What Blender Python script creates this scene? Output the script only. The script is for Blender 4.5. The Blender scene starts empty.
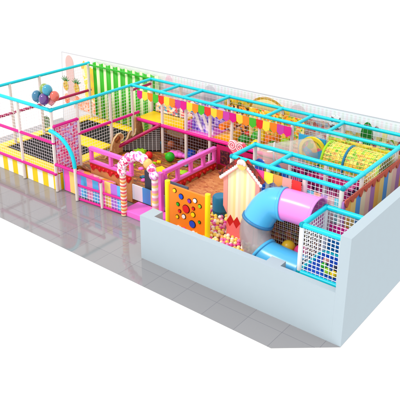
import bpy, bmesh, math, random
from mathutils import Vector, Matrix
random.seed(7)
S = bpy.context.scene
COL = bpy.context.scene.collection
PI = math.pi

# ------------------------------------------------------------------ materials
def hexc(r, g, b):
    def f(c):
        c /= 255.0
        return c/12.92 if c <= .04045 else ((c+.055)/1.055)**2.4
    return (f(r), f(g), f(b), 1)
MATS = {}
def mat(name, rgb, rough=.45, spec=.4, bump=0.0, bscale=30, vary=0.0, coat=0.0, metal=0.0):
    if name in MATS: return MATS[name]
    m = bpy.data.materials.new(name); m.use_nodes = True
    nt = m.node_tree; b = nt.nodes['Principled BSDF']
    c = hexc(*rgb)
    b.inputs['Base Color'].default_value = c
    b.inputs['Roughness'].default_value = rough
    b.inputs['Specular IOR Level'].default_value = spec
    b.inputs['Coat Weight'].default_value = coat
    b.inputs['Metallic'].default_value = metal
    tc = nt.nodes.new('ShaderNodeTexCoord')
    n = nt.nodes.new('ShaderNodeTexNoise'); n.inputs['Scale'].default_value = bscale
    n.inputs['Detail'].default_value = 4
    nt.links.new(tc.outputs['Object'], n.inputs['Vector'])
    if vary:
        mx = nt.nodes.new('ShaderNodeHueSaturation'); mx.inputs['Color'].default_value = c
        mr = nt.nodes.new('ShaderNodeMapRange')
        mr.inputs['To Min'].default_value = 1-vary; mr.inputs['To Max'].default_value = 1+vary
        nt.links.new(n.outputs['Fac'], mr.inputs['Value'])
        nt.links.new(mr.outputs[0], mx.inputs['Value']); nt.links.new(mx.outputs[0], b.inputs['Base Color'])
    if bump:
        bp = nt.nodes.new('ShaderNodeBump'); bp.inputs['Strength'].default_value = bump
        bp.inputs['Distance'].default_value = .01
        nt.links.new(n.outputs['Fac'], bp.inputs['Height']); nt.links.new(bp.outputs[0], b.inputs['Normal'])
    MATS[name] = m
    return m
def ramp(nt, cols, const=True):
    r = nt.nodes.new('ShaderNodeValToRGB'); e = r.color_ramp
    if const: e.interpolation = 'CONSTANT'
    n = len(cols)
    e.elements[0].position = 0; e.elements[0].color = hexc(*cols[0])
    e.elements[1].position = 1/n; e.elements[1].color = hexc(*cols[1 % n])
    for i in range(2, n):
        k = e.elements.new(i/n); k.color = hexc(*cols[i])
    return r
def mat_cells(name, cols, scale=6, sx=1, sy=1, sz=1, rand=1.0, rough=.5, edge=None):
    """printed vinyl: voronoi cells picked from a palette"""
    if name in MATS: return MATS[name]
    m = bpy.data.materials.new(name); m.use_nodes = True
    nt = m.node_tree; b = nt.nodes['Principled BSDF']; b.inputs['Roughness'].default_value = rough
    tc = nt.nodes.new('ShaderNodeTexCoord'); mp = nt.nodes.new('ShaderNodeMapping')
    mp.inputs['Scale'].default_value = (sx, sy, sz)
    v = nt.nodes.new('ShaderNodeTexVoronoi'); v.inputs['Scale'].default_value = scale
    v.inputs['Randomness'].default_value = rand
    nz = nt.nodes.new('ShaderNodeTexNoise'); nz.inputs['Scale'].default_value = scale*.9; nz.inputs['Detail'].default_value = 2
    nt.links.new(tc.outputs['Object'], nz.inputs['Vector'])
    va = nt.nodes.new('ShaderNodeVectorMath'); va.operation = 'MULTIPLY_ADD'
    wv_ = (0 if edge else 1.3)/scale; va.inputs[1].default_value = (wv_, wv_, wv_)
    nt.links.new(nz.outputs['Color'], va.inputs[0]); nt.links.new(tc.outputs['Object'], va.inputs[2])
    nt.links.new(va.outputs[0], mp.inputs['Vector']); nt.links.new(mp.outputs[0], v.inputs['Vector'])
    sp = nt.nodes.new('ShaderNodeSeparateColor'); nt.links.new(v.outputs['Color'], sp.inputs[0])
    r = ramp(nt, cols); nt.links.new(sp.outputs[0], r.inputs['Fac'])
    out = r.outputs[0]
    if edge:
        v2 = nt.nodes.new('ShaderNodeTexVoronoi'); v2.feature = 'DISTANCE_TO_EDGE'
        v2.inputs['Scale'].default_value = scale; v2.inputs['Randomness'].default_value = rand
        nt.links.new(mp.outputs[0], v2.inputs['Vector'])
        lt = nt.nodes.new('ShaderNodeMath'); lt.operation = 'LESS_THAN'; lt.inputs[1].default_value = .06
        nt.links.new(v2.outputs['Distance'], lt.inputs[0])
        mx = nt.nodes.new('ShaderNodeMix'); mx.data_type = 'RGBA'
        nt.links.new(lt.outputs[0], mx.inputs[0]); nt.links.new(out, mx.inputs[6])
        mx.inputs[7].default_value = hexc(*edge); out = mx.outputs[2]
    nt.links.new(out, b.inputs['Base Color'])
    MATS[name] = m
    return m
def mat_stripes(name, cols, width, axis='x', rough=.5, wob=0.0):
    if name in MATS: return MATS[name]
    m = bpy.data.materials.new(name); m.use_nodes = True
    nt = m.node_tree; b = nt.nodes['Principled BSDF']; b.inputs['Roughness'].default_value = rough
    tc = nt.nodes.new('ShaderNodeTexCoord'); sp = nt.nodes.new('ShaderNodeSeparateXYZ')
    nt.links.new(tc.outputs['Object'], sp.inputs[0])
    o = sp.outputs[{'x': 0, 'y': 1, 'z': 2}[axis]]
    if wob:
        n = nt.nodes.new('ShaderNodeTexNoise'); n.inputs['Scale'].default_value = 5
        nt.links.new(tc.outputs['Object'], n.inputs['Vector'])
        ma = nt.nodes.new('ShaderNodeMath'); ma.operation = 'MULTIPLY_ADD'; ma.inputs[1].default_value = wob
        nt.links.new(n.outputs['Fac'], ma.inputs[0]); nt.links.new(o, ma.inputs[2]); o = ma.outputs[0]
    d = nt.nodes.new('ShaderNodeMath'); d.operation = 'DIVIDE'; d.inputs[1].default_value = width*len(cols)
    nt.links.new(o, d.inputs[0])
    f = nt.nodes.new('ShaderNodeMath'); f.operation = 'FRACT'; nt.links.new(d.outputs[0], f.inputs[0])
    r = ramp(nt, cols); nt.links.new(f.outputs[0], r.inputs['Fac']); nt.links.new(r.outputs[0], b.inputs['Base Color'])
    MATS[name] = m
    return m
def mat_swirl(name, a, c, scale=8, rough=.3, dist=6):
    if name in MATS: return MATS[name]
    m = bpy.data.materials.new(name); m.use_nodes = True
    nt = m.node_tree; b = nt.nodes['Principled BSDF']; b.inputs['Roughness'].default_value = rough
    tc = nt.nodes.new('ShaderNodeTexCoord')
    w = nt.nodes.new('ShaderNodeTexWave'); w.inputs['Scale'].default_value = scale
    w.inputs['Distortion'].default_value = dist; w.inputs['Detail'].default_value = 1
    nt.links.new(tc.outputs['Object'], w.inputs['Vector'])
    r = ramp(nt, [a, c]); nt.links.new(w.outputs['Fac'], r.inputs['Fac']); nt.links.new(r.outputs[0], b.inputs['Base Color'])
    MATS[name] = m
    return m
def mat_clear(name, rgb, alpha=.25, rough=.08):
    m = bpy.data.materials.new(name); m.use_nodes = True
    b = m.node_tree.nodes['Principled BSDF']
    b.inputs['Base Color'].default_value = hexc(*rgb); b.inputs['Alpha'].default_value = alpha
    b.inputs['Roughness'].default_value = rough; b.inputs['Specular IOR Level'].default_value = .8
    b.inputs['Coat Weight'].default_value = .6
    return m

CYAN = mat('cyan_paint', (0, 206, 224), .35, .4, vary=.04, bscale=8)
MAGENTA = mat('magenta_paint', (222, 10, 140), .35, .4, vary=.06, bscale=8)
CRIMSON = mat('crimson_paint', (178, 12, 88), .4, .4, vary=.06, bscale=8)
PINK = mat('pink_foam', (244, 112, 212), .45, .3, vary=.04, bscale=10)
CREAM = mat('cream_pad', (232, 222, 214), .6, .2, bump=.15, vary=.05, bscale=14)
NETW = mat('white_cord', (250, 248, 248), .8, .1)
NETP = mat('pale_cord', (252, 240, 246), .8, .1)
YEL = mat('yellow_vinyl', (255, 216, 10), .4, .35, bump=.15, vary=.05, bscale=9)
BLACK = mat('black_mesh', (18, 18, 20), .8, .2, bump=.3, bscale=120)
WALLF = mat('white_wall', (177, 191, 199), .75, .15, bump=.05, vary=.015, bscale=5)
BACKW = mat('back_wall', (236, 234, 236), .8, .1, vary=.01, bscale=4)
GREYT = mat('grey_trim', (196, 196, 202), .6)
RED = mat('red_icing', (205, 24, 28), .35, .4, vary=.08)
BROWN = mat('chocolate', (112, 42, 16), .4, .4, vary=.2, bscale=6)
DBROWN = mat('dark_chocolate', (62, 24, 12), .5, .3, vary=.2, bscale=6)
TAN = mat('tan_biscuit', (214, 150, 92), .6, .2, vary=.12, bscale=9, bump=.2)
ORANGE = mat('orange_vinyl', (250, 128, 14), .4, .35, vary=.05)
GREEN = mat('green_vinyl', (40, 176, 34), .4, .35, vary=.06)
LIME = mat('lime_vinyl', (160, 214, 30), .4, .35, vary=.06)
BLUE = mat('blue_vinyl', (22, 78, 205), .4, .35, vary=.06)
SKYB = mat('sky_blue_plastic', (84, 188, 238), .25, .5, vary=.02)
TPINK = mat('tube_pink_plastic', (251, 146, 230), .25, .5, vary=.02)
PURPLE = mat('purple_vinyl', (150, 52, 176), .4, .35, vary=.06)
WHITE = mat('white_vinyl', (246, 244, 244), .45, .3)
SALMON = mat('salmon_vinyl', (244, 160, 150), .5, .3, vary=.04)
BUTTER = mat('butter_vinyl', (252, 232, 160), .5, .3, vary=.04)
TEAL = mat('teal_vinyl', (20, 120, 160), .35, .4, vary=.05)
REDV = mat('red_vinyl', (226, 30, 36), .4, .35, vary=.05)
PALEP = mat('pale_print', (236, 214, 214), .7, .15, vary=.04)
LEAF = mat('leaf_green', (30, 130, 36), .5, .3, vary=.2)

# ------------------------------------------------------------------ helpers
class MB:
    def __init__(s): s.bm = bmesh.new()
    def box(s, x0, x1, y0, y1, z0, z1, bev=0):
        vs = [s.bm.verts.new((x, y, z)) for x in (x0, x1) for y in (y0, y1) for z in (z0, z1)]
        fs = []
        for f in ((0, 1, 3, 2), (4, 6, 7, 5), (0, 4, 5, 1), (2, 3, 7, 6), (0, 2, 6, 4), (1, 5, 7, 3)):
            fs.append(s.bm.faces.new([vs[i] for i in f]))
        if bev:
            es = list({e for f in fs for e in f.edges})
            bmesh.ops.bevel(s.bm, geom=es, offset=bev, segments=2, affect='EDGES', profile=.5)
        return s
    def tube(s, pts, r, n=10, caps=True, radii=None):
        pts = [Vector(p) for p in pts]; rings = []
        up = None
        for i, p in enumerate(pts):
            if i == 0: d = pts[1]-pts[0]
            elif i == len(pts)-1: d = pts[-1]-pts[-2]
            else: d = (pts[i+1]-pts[i]).normalized()+(pts[i]-pts[i-1]).normalized()
            d.normalize()
            if up is None:
                up = Vector((0, 0, 1)) if abs(d.z) < .9 else Vector((1, 0, 0))
            a = (up-d*up.dot(d)).normalized(); b = d.cross(a); up = a
            rr = radii[i] if radii else r
            rings.append([s.bm.verts.new(p+(a*math.cos(2*PI*k/n)+b*math.sin(2*PI*k/n))*rr) for k in range(n)])
        for i in range(len(rings)-1):
            for k in range(n):
                s.bm.faces.new((rings[i][k], rings[i][(k+1) % n], rings[i+1][(k+1) % n], rings[i+1][k]))
        if caps:
            s.bm.faces.new(rings[0][::-1]); s.bm.faces.new(rings[-1])
        return s
    def ball(s, c, r, sc=(1, 1, 1), u=16, v=10):
        mtx = Matrix.Translation(Vector(c)) @ Matrix.Diagonal((sc[0], sc[1], sc[2], 1))
        bmesh.ops.create_uvsphere(s.bm, u_segments=u, v_segments=v, radius=r, matrix=mtx)
        return s
    def prism(s, pts, off):
        """closed polygon pts (3D) extruded by vector off"""
        a = [s.bm.verts.new(Vector(p)) for p in pts]
        b = [s.bm.verts.new(Vector(p)+Vector(off)) for p in pts]
        n = len(a)
        s.bm.faces.new(a); s.bm.faces.new(b[::-1])
        for i in range(n): s.bm.faces.new((a[i], b[i], b[(i+1) % n], a[(i+1) % n]))
        return s
    def net(s, o, U, V, cell=.09, r=.006):
        """cord grid over the parallelogram o, o+U, o+V"""
        o = Vector(o); U = Vector(U); V = Vector(V)
        for A, B in ((U, V), (V, U)):
            n = max(2, round(A.length/cell))
            for i in range(n+1):
                p = o+A*(i/n); s.tube([p, p+B], r, n=4, caps=False)
        return s
    def disc(s, c, nrm, r, t, n=24, sx=1.0):
        nrm = Vector(nrm).normalized(); up = Vector((0, 0, 1)) if abs(nrm.z) < .9 else Vector((1, 0, 0))
        a = up.cross(nrm).normalized(); b = nrm.cross(a); c = Vector(c)
        pts = [c+a*math.cos(2*PI*k/n)*r*sx+b*math.sin(2*PI*k/n)*r for k in range(n)]
        return s.prism(pts, nrm*t)
    def build(s, name, m, parent=None, smooth=False, loc=None):
        bm = s.bm
        bmesh.ops.recalc_face_normals(bm, faces=bm.faces)
        if parent is not None:
            off = parent.location
            bmesh.ops.translate(bm, verts=bm.verts, vec=-off)
        elif loc is not None:
            bmesh.ops.translate(bm, verts=bm.verts, vec=-Vector(loc))
        me = bpy.data.meshes.new(name); bm.to_mesh(me); bm.free()
        me.materials.append(m)
        if smooth:
            for p in me.polygons: p.use_smooth = True
            try: me.set_sharp_from_angle(angle=math.radians(40))
            except Exception: pass
        o = bpy.data.objects.new(name, me); COL.objects.link(o)
        if parent is not None: o.parent = parent
        elif loc is not None: o.location = loc
        return o
def tag(o, label, cat, group=None, kind=None):
    if label: o['label'] = label
    if cat: o['category'] = cat
    if group: o['group'] = group
    if kind: o['kind'] = kind
    return o
def thing(name, label, cat, loc=(0, 0, 0), group=None):
    o = bpy.data.objects.new(name, None); COL.objects.link(o); o.location = loc
    o.empty_display_size = .2
    return tag(o, label, cat, group)
def sub(name, mb, m, parent, smooth=False):
    """sub-part: child of a part; parts sit at their thing's origin so offsets add up"""
    off = Vector((0, 0, 0)); q = parent
    while q is not None: off += q.location; q = q.parent
    bmesh.ops.translate(mb.bm, verts=mb.bm.verts, vec=-off)
    bmesh.ops.recalc_face_normals(mb.bm, faces=mb.bm.faces)
    me = bpy.data.meshes.new(name); mb.bm.to_mesh(me); mb.bm.free(); me.materials.append(m)
    if smooth:
        for p in me.polygons: p.use_smooth = True
    o = bpy.data.objects.new(name, me); COL.objects.link(o); o.parent = parent
    return o
def post(t, x, y, z0, z1, r=.048, m=None, name='post'):
    return MB().tube([(x, y, z0), (x, y, z1)], r, 12).build(name, m or CREAM, t, True)
def rail(t, a, b, m, r=.046, name='rail'):
    mb = MB().tube([a, b], r, 12)
    mb.ball(a, r*1.22, u=12, v=8).ball(b, r*1.22, u=12, v=8)
    return mb.build(name, m, t, True)

# ------------------------------------------------------------------ setting
def floor_material():
    m = bpy.data.materials.new('grey_tiles'); m.use_nodes = True
    nt = m.node_tree; b = nt.nodes['Principled BSDF']
    tc = nt.nodes.new('ShaderNodeTexCoord')
    br = nt.nodes.new('ShaderNodeTexBrick'); br.offset = 0; br.squash = 1
    br.inputs['Scale'].default_value = 1; br.inputs['Brick Width'].default_value = .8; br.inputs['Row Height'].default_value = .8
    br.inputs['Mortar Size'].default_value = .006
    br.inputs['Color1'].default_value = hexc(147, 145, 147); br.inputs['Color2'].default_value = hexc(143, 141, 143)
    br.inputs['Mortar'].default_value = hexc(120, 118, 124)
    mp = nt.nodes.new('ShaderNodeMapping'); mp.inputs['Location'].default_value = (.3, .32, 0)
    nt.links.new(tc.outputs['Object'], mp.inputs[0]); nt.links.new(mp.outputs[0], br.inputs['Vector'])
    nt.links.new(br.outputs['Color'], b.inputs['Base Color'])
    b.inputs['Roughness'].default_value = .06; b.inputs['Specular IOR Level'].default_value = .9
    return m
fl = MB().prism([(-14.6, -.85, 0), (-1.02, -.85, 0), (0.0, 0, 0), (0, 5.6, 0), (-14.6, 5.6, 0)], (0, 0, -.01)).build('floor', floor_material())
tag(fl, 'polished grey floor tiles under the playground', 'floor', kind='structure')

t = thing('low_wall', 'low white front wall with a short buttress on its inner side', 'wall', (-2.6, 0, 0))
MB().prism([(-5.17, 0, 0), (-.2105, 0, 0), (-.2105, .16, 0), (-4.87, .16, 0), (-4.87, .46, 0), (-5.17, .46, 0)], (0, 0, 1.13)).build('wall_body', WALLF, t)
MB().box(-1.83, -1.5, .163, .38, 0, 1.127).build('buttress', WALLF, t)
t = tag(MB().prism([(-.21, 0, 0), (0, 0, 0), (0, 5.42, 0), (-.21, 5.42, 0)], (0, 0, 2.34)).build('side_wall', WALLF),
        'tall plain white wall closing the right end of the playground', 'wall')
bwall = thing('back_wall', 'long white back wall with pale candy mural along the rear', 'wall', (-7.2, 5.45, 0))
MB().prism([(-14.3, 5.45, 0), (0, 5.45, 0), (0, 5.45, 2.72), (-14.1, 5.45, 2.66)], (0, .03, 0)).build('wall_body', BACKW, bwall)
MB().prism([(-14.12, 5.445, 2.662), (0, 5.445, 2.722), (0, 5.445, 2.738), (-14.12, 5.445, 2.678)], (0, .04, 0)).build('top_trim', GREYT, bwall)
MB().prism([(-14.315, 5.445, 0), (-14.3, 5.445, 0), (-14.1, 5.445, 2.66), (-14.115, 5.445, 2.66)], (0, .04, 0)).build('edge_trim', GREYT, bwall)
W = 5.446
# pale vertical stripes and little mural shapes, thin vinyl on the wall
def wallpoly(pts, m, name='mural_shape', t=.006, y=W):
    return MB().prism([(x, y, z) for x, z in pts], (0, -t, 0)).build(name, m, bwall)
def cone(x, w, z0, z1, m):
    pts = [(x-w/2, z0)]
    for k in range(13):
        a = PI-PI*k/12; pts.append((x+math.cos(a)*w/2, z1-w*.7+math.sin(a)*w*.7))
    pts.append((x+w/2, z0)); wallpoly(pts, m, 'mural_cone')
STRIPW = mat_stripes('mural_stripes', [(240, 238, 240), (240, 224, 228), (240, 238, 240), (226, 230, 222)], .06, 'x')
MB().box(-9.1, -.3, W-.004, W, 1.9, 2.66).build('mural_stripes', STRIPW, bwall)
for x, w, z1 in ((-13.72, .42, 2.6), (-8.95, .3, 2.66), (-7.3, .5, 2.64), (-4.25, .62, 2.63)):
    cone(x, w, .9 if x < -12 else 1.9, z1, mat('mural_cone_%d' % (int(-x*10)), {-13.72: (222, 186, 180), -8.95: (238, 200, 214), -7.3: (214, 206, 210), -4.25: (222, 206, 208)}[x], .7))
# pineapples
for x, z in ((-14.0, 1.42), (-13.42, 1.42)):
    MB().disc((x, W, z), (0, -1, 0), .19, .012, sx=.75).build('mural_pineapple', mat_cells('pine_skin', [(240, 200, 40), (250, 170, 20), (214, 190, 50)], 14, edge=(150, 120, 20)), bwall)
    mb = MB()
    for a in (-60, -35, -12, 12, 35, 60):
        r = math.radians(a); dx = math.sin(r); dz = math.cos(r)
        mb.prism([(x-.035*dz, W, z+.15+.035*dx), (x+.035*dz, W, z+.15-.035*dx), (x+dx*.3, W, z+.15+dz*.24)], (0, -.01, 0))
    mb.build('mural_leaves', LEAF, bwall)
    MB().disc((x, W, z-.5), (0, -1, 0), .2, .008, sx=.7).build('mural_fruit', mat_cells('mural_orange', [(240, 150, 120), (250, 180, 140), (236, 120, 70)], 12), bwall)
# yellow flame strip + warm print beside curtain
wallpoly([(-13.0, .9), (-12.45, .9), (-12.4, 2.4), (-12.7, 2.3), (-12.95, 2.52), (-13.1, 2.3), (-12.95, 1.6)], mat_cells('flame_print', [(252, 226, 60), (250, 236, 120), (255, 210, 40), (250, 190, 60), (252, 244, 210)], 5, sz=.6), 'mural_flame')
wallpoly([(-13.6, .62), (-12.35, .62), (-12.35, .95), (-12.7, 1.08), (-13.1, 1.1), (-13.6, .98)], mat_cells('coral_print', [(244, 150, 90), (250, 190, 160), (252, 214, 190), (240, 120, 60)], 16), 'mural_coral', t=.012)
# sunny sign over corridor
SIGN = mat_cells('sunny_print', [(255, 226, 70), (255, 236, 130), (252, 206, 40), (255, 226, 70), (250, 180, 30), (120, 160, 60)], 9, sx=1, sz=1.6)
wallpoly([(-6.75, 1.5), (-4.5, 1.5), (-4.5, 2.35), (-4.75, 2.5), (-6.5, 2.42), (-6.75, 2.3)], SIGN, 'mural_sunny_board', t=.014)
arc = [( -5.25+math.cos(a)*.62, 2.18+math.sin(a)*.46) for a in [PI*k/14 for k in range(15)]]
wallpoly(arc, mat('arch_brown', (196, 150, 40), .5), 'mural_arch', t=.02)
wallpoly([( -5.25+math.cos(a)*.54, 2.18+math.sin(a)*.39) for a in [PI*k/14 for k in range(15)]], BUTTER, 'mural_arch', t=.026)
mb = MB()
for k in range(8):
    a = 2*PI*k/8; mb.disc((-6.55+math.cos(a)*.1, W-.014, 2.2+math.sin(a)*.1), (0, -1, 0), .055, .008, 10)
mb.build('mural_flower', YEL, bwall)
for k in range(4):
    wallpoly([(-6.3+k*.16, 2.13-k*.012), (-6.19+k*.16, 2.12-k*.012), (-6.19+k*.16, 2.2-k*.012), (-6.3+k*.16, 2.21-k*.012)], BROWN, 'mural_window', t=.02)
# right hand mural: cactus, posts, flowers
MB().disc((-2.2, W, 2.2), (0, -1, 0), .36, .02, sx=.45).build('mural_cactus', LEAF, bwall)
for dx in (-.25, 0.0, .25):
    MB().disc((-2.2+dx, W-.022, 2.46), (0, -1, 0), .05, .02, 10).build('mural_blossom', mat('dark_rose', (110, 30, 50), .5), bwall)
MB().box(-1.78, -1.66, W-.02, W, 1.7, 2.4).build('mural_post', BUTTER, bwall)
MB().disc((-3.1, W, 2.35), (0, -1, 0), .2, .02, 14).build('mural_owl', mat_cells('owl_print', [(246, 246, 244), (230, 220, 190), (70, 60, 60), (246, 246, 244)], 14), bwall)
wallpoly([(-4.0, 1.5), (-3.2, 1.5), (-3.2, 2.33), (-4.0, 2.28)], mat_cells('rosy_print', [(222, 190, 190), (240, 222, 210), (214, 120, 110), (230, 200, 170), (180, 190, 200)], 12), 'mural_rosy', t=.01)
wallpoly([(-2.9, 1.5), (-.95, 1.5), (-.95, 2.25), (-2.9, 2.2)], mat_cells('orchard_print', [(236, 190, 90), (222, 170, 120), (130, 170, 50), (250, 220, 150), (150, 60, 70), (236, 226, 214)], 9), 'mural_orchard', t=.008)

# ------------------------------------------------------------------ zone A: trampolines
t = thing('trampoline_platform', 'yellow padded trampoline platform with a yellow and white striped skirt', 'trampoline', (-11.2, 3.3, 0))
SK = mat_stripes('skirt_stripes', [(255, 214, 0), (252, 250, 244)], .24, 'x')
MB().box(-12.75, -9.6, 1.2, 1.25, .005, .5).build('skirt', SK, t)
MB().prism([(-9.6, 1.25, .005), (-9.56, 1.25, .005), (-9.56, 1.93, .005), (-9.6, 1.93, .005)], (0, 0, .49)).build('skirt', mat_stripes('skirt_side', [(255, 214, 0), (252, 250, 244)], .2, 'y'), t)
MB().box(-12.72, -9.62, 1.25, 5.35, .02, .48).build('base', mat('grey_base', (120, 116, 118), .8), t)
def pad(x0, x1, y0, y1, name='pad'):
    return MB().box(x0, x1, y0, y1, .5, .58, .025).build(name, YEL, t, True)
pad(-12.82, -9.6, 1.18, 1.56); pad(-12.6, -9.9, 3.16, 3.76); pad(-12.5, -9.9, 5.0, 5.38)
pad(-12.82, -12.44, 1.57, 3.75); pad(-12.82, -12.4, 3.77, 5.38); pad(-10.02, -9.6, 1.57, 3.15); pad(-9.88, -9.6, 3.77, 5.38)
MB().box(-12.43, -10.03, 1.56, 3.16, .5, .545).build('jump_bed', BLACK, t)
MB().box(-12.39, -9.89, 3.76, 5.0, .5, .545).build('jump_bed', BLACK, t)

t = thing('trampoline_cage', 'tall cyan topped cage with magenta rails and nets around the trampolines', 'frame', (-11.2, 3.3, 0))
for x, y in ((-12.5, 1.15), (-11.05, 1.15), (-9.55, 1.15), (-12.48, 1.95), (-12.48, 3.1), (-9.5, 2.05), (-9.5, 3.35), (-9.5, 4.3), (-12.45, 5.2), (-9.5, 5.2)):
    post(t, x, y, 0.02 if y < 1.2 else .5, 2.44 if y < 1.2 or x > -10 else 2.54)
rail(t, (-12.9, 1.15, 2.47), (-9.55, 1.15, 2.47), CYAN, .052)
rail(t, (-12.48, 1.15, 2.55), (-12.48, 5.25, 2.55), CYAN)
rail(t, (-9.5, 1.15, 2.5), (-9.5, 5.2, 2.5), CYAN)
rail(t, (-9.5, 4.3, 2.33), (-9.5, 5.2, 2.35), CRIMSON, .04)
rail(t, (-12.48, 5.22, 2.5), (-9.5, 5.22, 2.5), GREEN, .03)
rail(t, (-12.9, 1.15, 1.5), (-9.55, 1.15, 1.5), MAGENTA)
rail(t, (-12.9, 1.13, .56), (-9.55, 1.13, .56), MAGENTA)
rail(t, (-12.48, 1.15, 1.58), (-12.48, 5.25, 1.58), CRIMSON)
rail(t, (-9.5, 2.05, 1.55), (-9.5, 4.55, 1.55), MAGENTA)
MB().net((-12.5, 1.15, .6), (3, 0, 0), (0, 0, 1.85), .1, .004).build('net', NETP, t)
MB().net((-12.48, 1.15, .6), (0, 4.1, 0), (0, 0, 1.9), .1, .0032).build('net', NETP, t)
MB().net((-9.5, 2.05, .6), (0, 3.1, 0), (0, 0, 1.9), .1, .0048).build('net', NETW, t)
# pink printed entrance net panel
t = thing('candy_net_panel', 'pink and lilac candy print panel beside the trampoline entrance', 'panel', (-9.5, 1.6, .6))
MB().box(-9.53, -9.49, 1.2, 2.0, .6, 1.96).build('printed_sheet', mat_cells('candy_brick', [(238, 120, 170), (196, 170, 236), (250, 190, 210), (236, 60, 130), (214, 210, 244), (246, 150, 190)], 8, sy=1, sz=1.5, edge=(214, 60, 120)), t)
rail(t, (-9.5, 1.18, 2.0), (-9.5, 2.02, 2.0), MAGENTA)
MB().net((-9.475, 1.2, .6), (0, .8, 0), (0, 0, 1.36), .1, .006).build('net', NETP, t)
t = thing('arched_handrail', 'curved cyan handrail arching over the playground entrance', 'handrail', (-9.1, 1.12, .8))
pts = []
for k in range(11):
    a = (PI/2)*k/10; pts.append((-9.6+math.sin(a)*.95, 1.1, 1.0+math.cos(a)*.88))
MB().tube(pts, .055, 12).build('curved_tube', CYAN, t, True)
post(t, -8.65, 1.1, .02, 1.0, .045)

# green and white curtain on the back
cv = MB(); n = 160
prev = None
for k in range(n+1):
    x = -12.35+3.07*k/n
    y = 5.33+.03*math.sin(2*PI*(x+12.35)/.36)
    top = 2.56+.045*abs(math.sin(PI*(x+12.35)/.18*.5))
    a = cv.bm.verts.new((x, y, .62)); b = cv.bm.verts.new((x, y, top))
    if prev: cv.bm.faces.new((prev[0], a, b, prev[1]))
    prev = (a, b)
cur = cv.build('striped_curtain', mat_stripes('curtain_stripes', [(48, 184, 12), (226, 246, 190)], .17, 'x'), smooth=True, loc=(-12.35, 5.33, 0))
sm = cur.modifiers.new('s', 'SOLIDIFY'); sm.thickness = .01
tag(cur, 'bright green and pale striped curtain hanging behind the trampolines', 'curtain')

# balloons tied to the cage corner
t = thing('balloon_bunch', 'bunch of shiny coloured balloons tied to the front corner of the trampoline cage', 'balloons', (-9.75, 1.1, 2.5))
BC = [((-10.02, 1.1, 2.80), .15, (18, 110, 150)), ((-9.8, 1.2, 3.03), .135, (130, 160, 60)), ((-9.55, 1.1, 3.06), .14, (20, 150, 180)),
      ((-9.6, 1.0, 2.82), .145, (90, 40, 130)), ((-9.33, 1.15, 2.92), .13, (214, 90, 70)), ((-9.86, 1.2, 2.70), .12, (240, 150, 50)), ((-9.55, 1.2, 2.72), .1, (230, 130, 140))]
for i, (c, r, col) in enumerate(BC):
    mb = MB().ball(c, r, (1, 1, 1.14), 20, 14)
    mb.tube([(c[0], c[1], c[2]-r*1.12), (c[0], c[1], c[2]-r*1.28)], .02, 8, radii=[.008, .025])
    o = mb.build('balloon', mat('balloon_%d' % i, col, .12, .8, coat=.6), t, True)
    o['label'] = ['dark teal balloon', 'olive green balloon', 'turquoise balloon', 'purple balloon', 'coral red balloon', 'small orange balloon', 'small pink balloon'][i]
    MB().tube([(c[0], c[1], c[2]-r*1.25), (-9.7, 1.15, 2.52)], .004, 4).build('string', WHITE, t)

# ------------------------------------------------------------------ zone B: entrance, sweet shop fences, play pit
pf = MB().box(-9.58, -5.25, 1.95, 5.2, .02, .55).build('play_deck', mat_cells('woodland_print', [(146, 74, 34), (176, 96, 42), (120, 56, 26), (190, 112, 46), (156, 80, 38), (130, 62, 30), (130, 110, 40), (206, 140, 50), (168, 88, 52), (140, 68, 30)], 12, sx=.5, sy=2.6))
tag(pf, 'raised brown candy forest printed play deck behind the pink fences', 'play deck')
# entrance step, side grid
st = MB().box(-7.05, -5.3, 1.3, 1.9, .0, .17, .02).build('entrance_step', PINK)
tag(st, 'pink foam step under the candy archway', 'step')
t = thing('entrance_grid', 'low magenta railing with a pale blue net beside the entrance', 'railing', (-8.2, 1.15, 0))
rail(t, (-9.5, 1.15, .86), (-7.7, 1.15, .86), MAGENTA)
rail(t, (-8.65, 1.15, .05), (-6.95, 1.3, .05), MAGENTA, .035)
rail(t, (-8.65, 1.15, .47), (-6.95, 1.3, .47), MAGENTA, .035)
post(t, -7.75, 1.2, .02, .86, .04)
MB().box(-9.45, -7.05, 1.32, 1.35, .03, .78).build('blue_sheet', mat_stripes('blue_sheet', [(90, 190, 244), (250, 90, 200), (255, 214, 120), (186, 120, 226), (90, 190, 244), (250, 150, 200)], .24, 'x', wob=.05), t)
MB().net((-8.65, 1.17, .06), (1.7, .13, 0), (0, 0, .4), .1, .006).build('net', NETW, t)
mp_ = MB().box(-9.4, -7.9, 1.36, 1.9, .02, .5).build('entrance_mat', mat_cells('sweet_print', [(246, 140, 190), (250, 190, 90), (238, 90, 160), (250, 220, 200), (240, 160, 60)], 7), )
tag(mp_, 'pink and orange printed block inside the entrance railing', 'foam block')

def icing(parent, pts_top, off, drop=.12, n=10, m=None, name='icing'):
    """drippy icing along a segment in a vertical plane; pts_top = (a, b), off = thickness vector"""
    a, b = Vector(pts_top[0]), Vector(pts_top[1])
    poly = [a, b]
    N = n*6
    for k in range(N, -1, -1):
        p = a.lerp(b, k/N); ph = (k % 6)/6
        d = drop*(.45+.55*math.sin(PI*ph))*(1+.3*math.sin(k*.7))
        poly.append(p-Vector((0, 0, d)))
    return MB().prism(poly, off).build(name, m or RED, parent)

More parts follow.
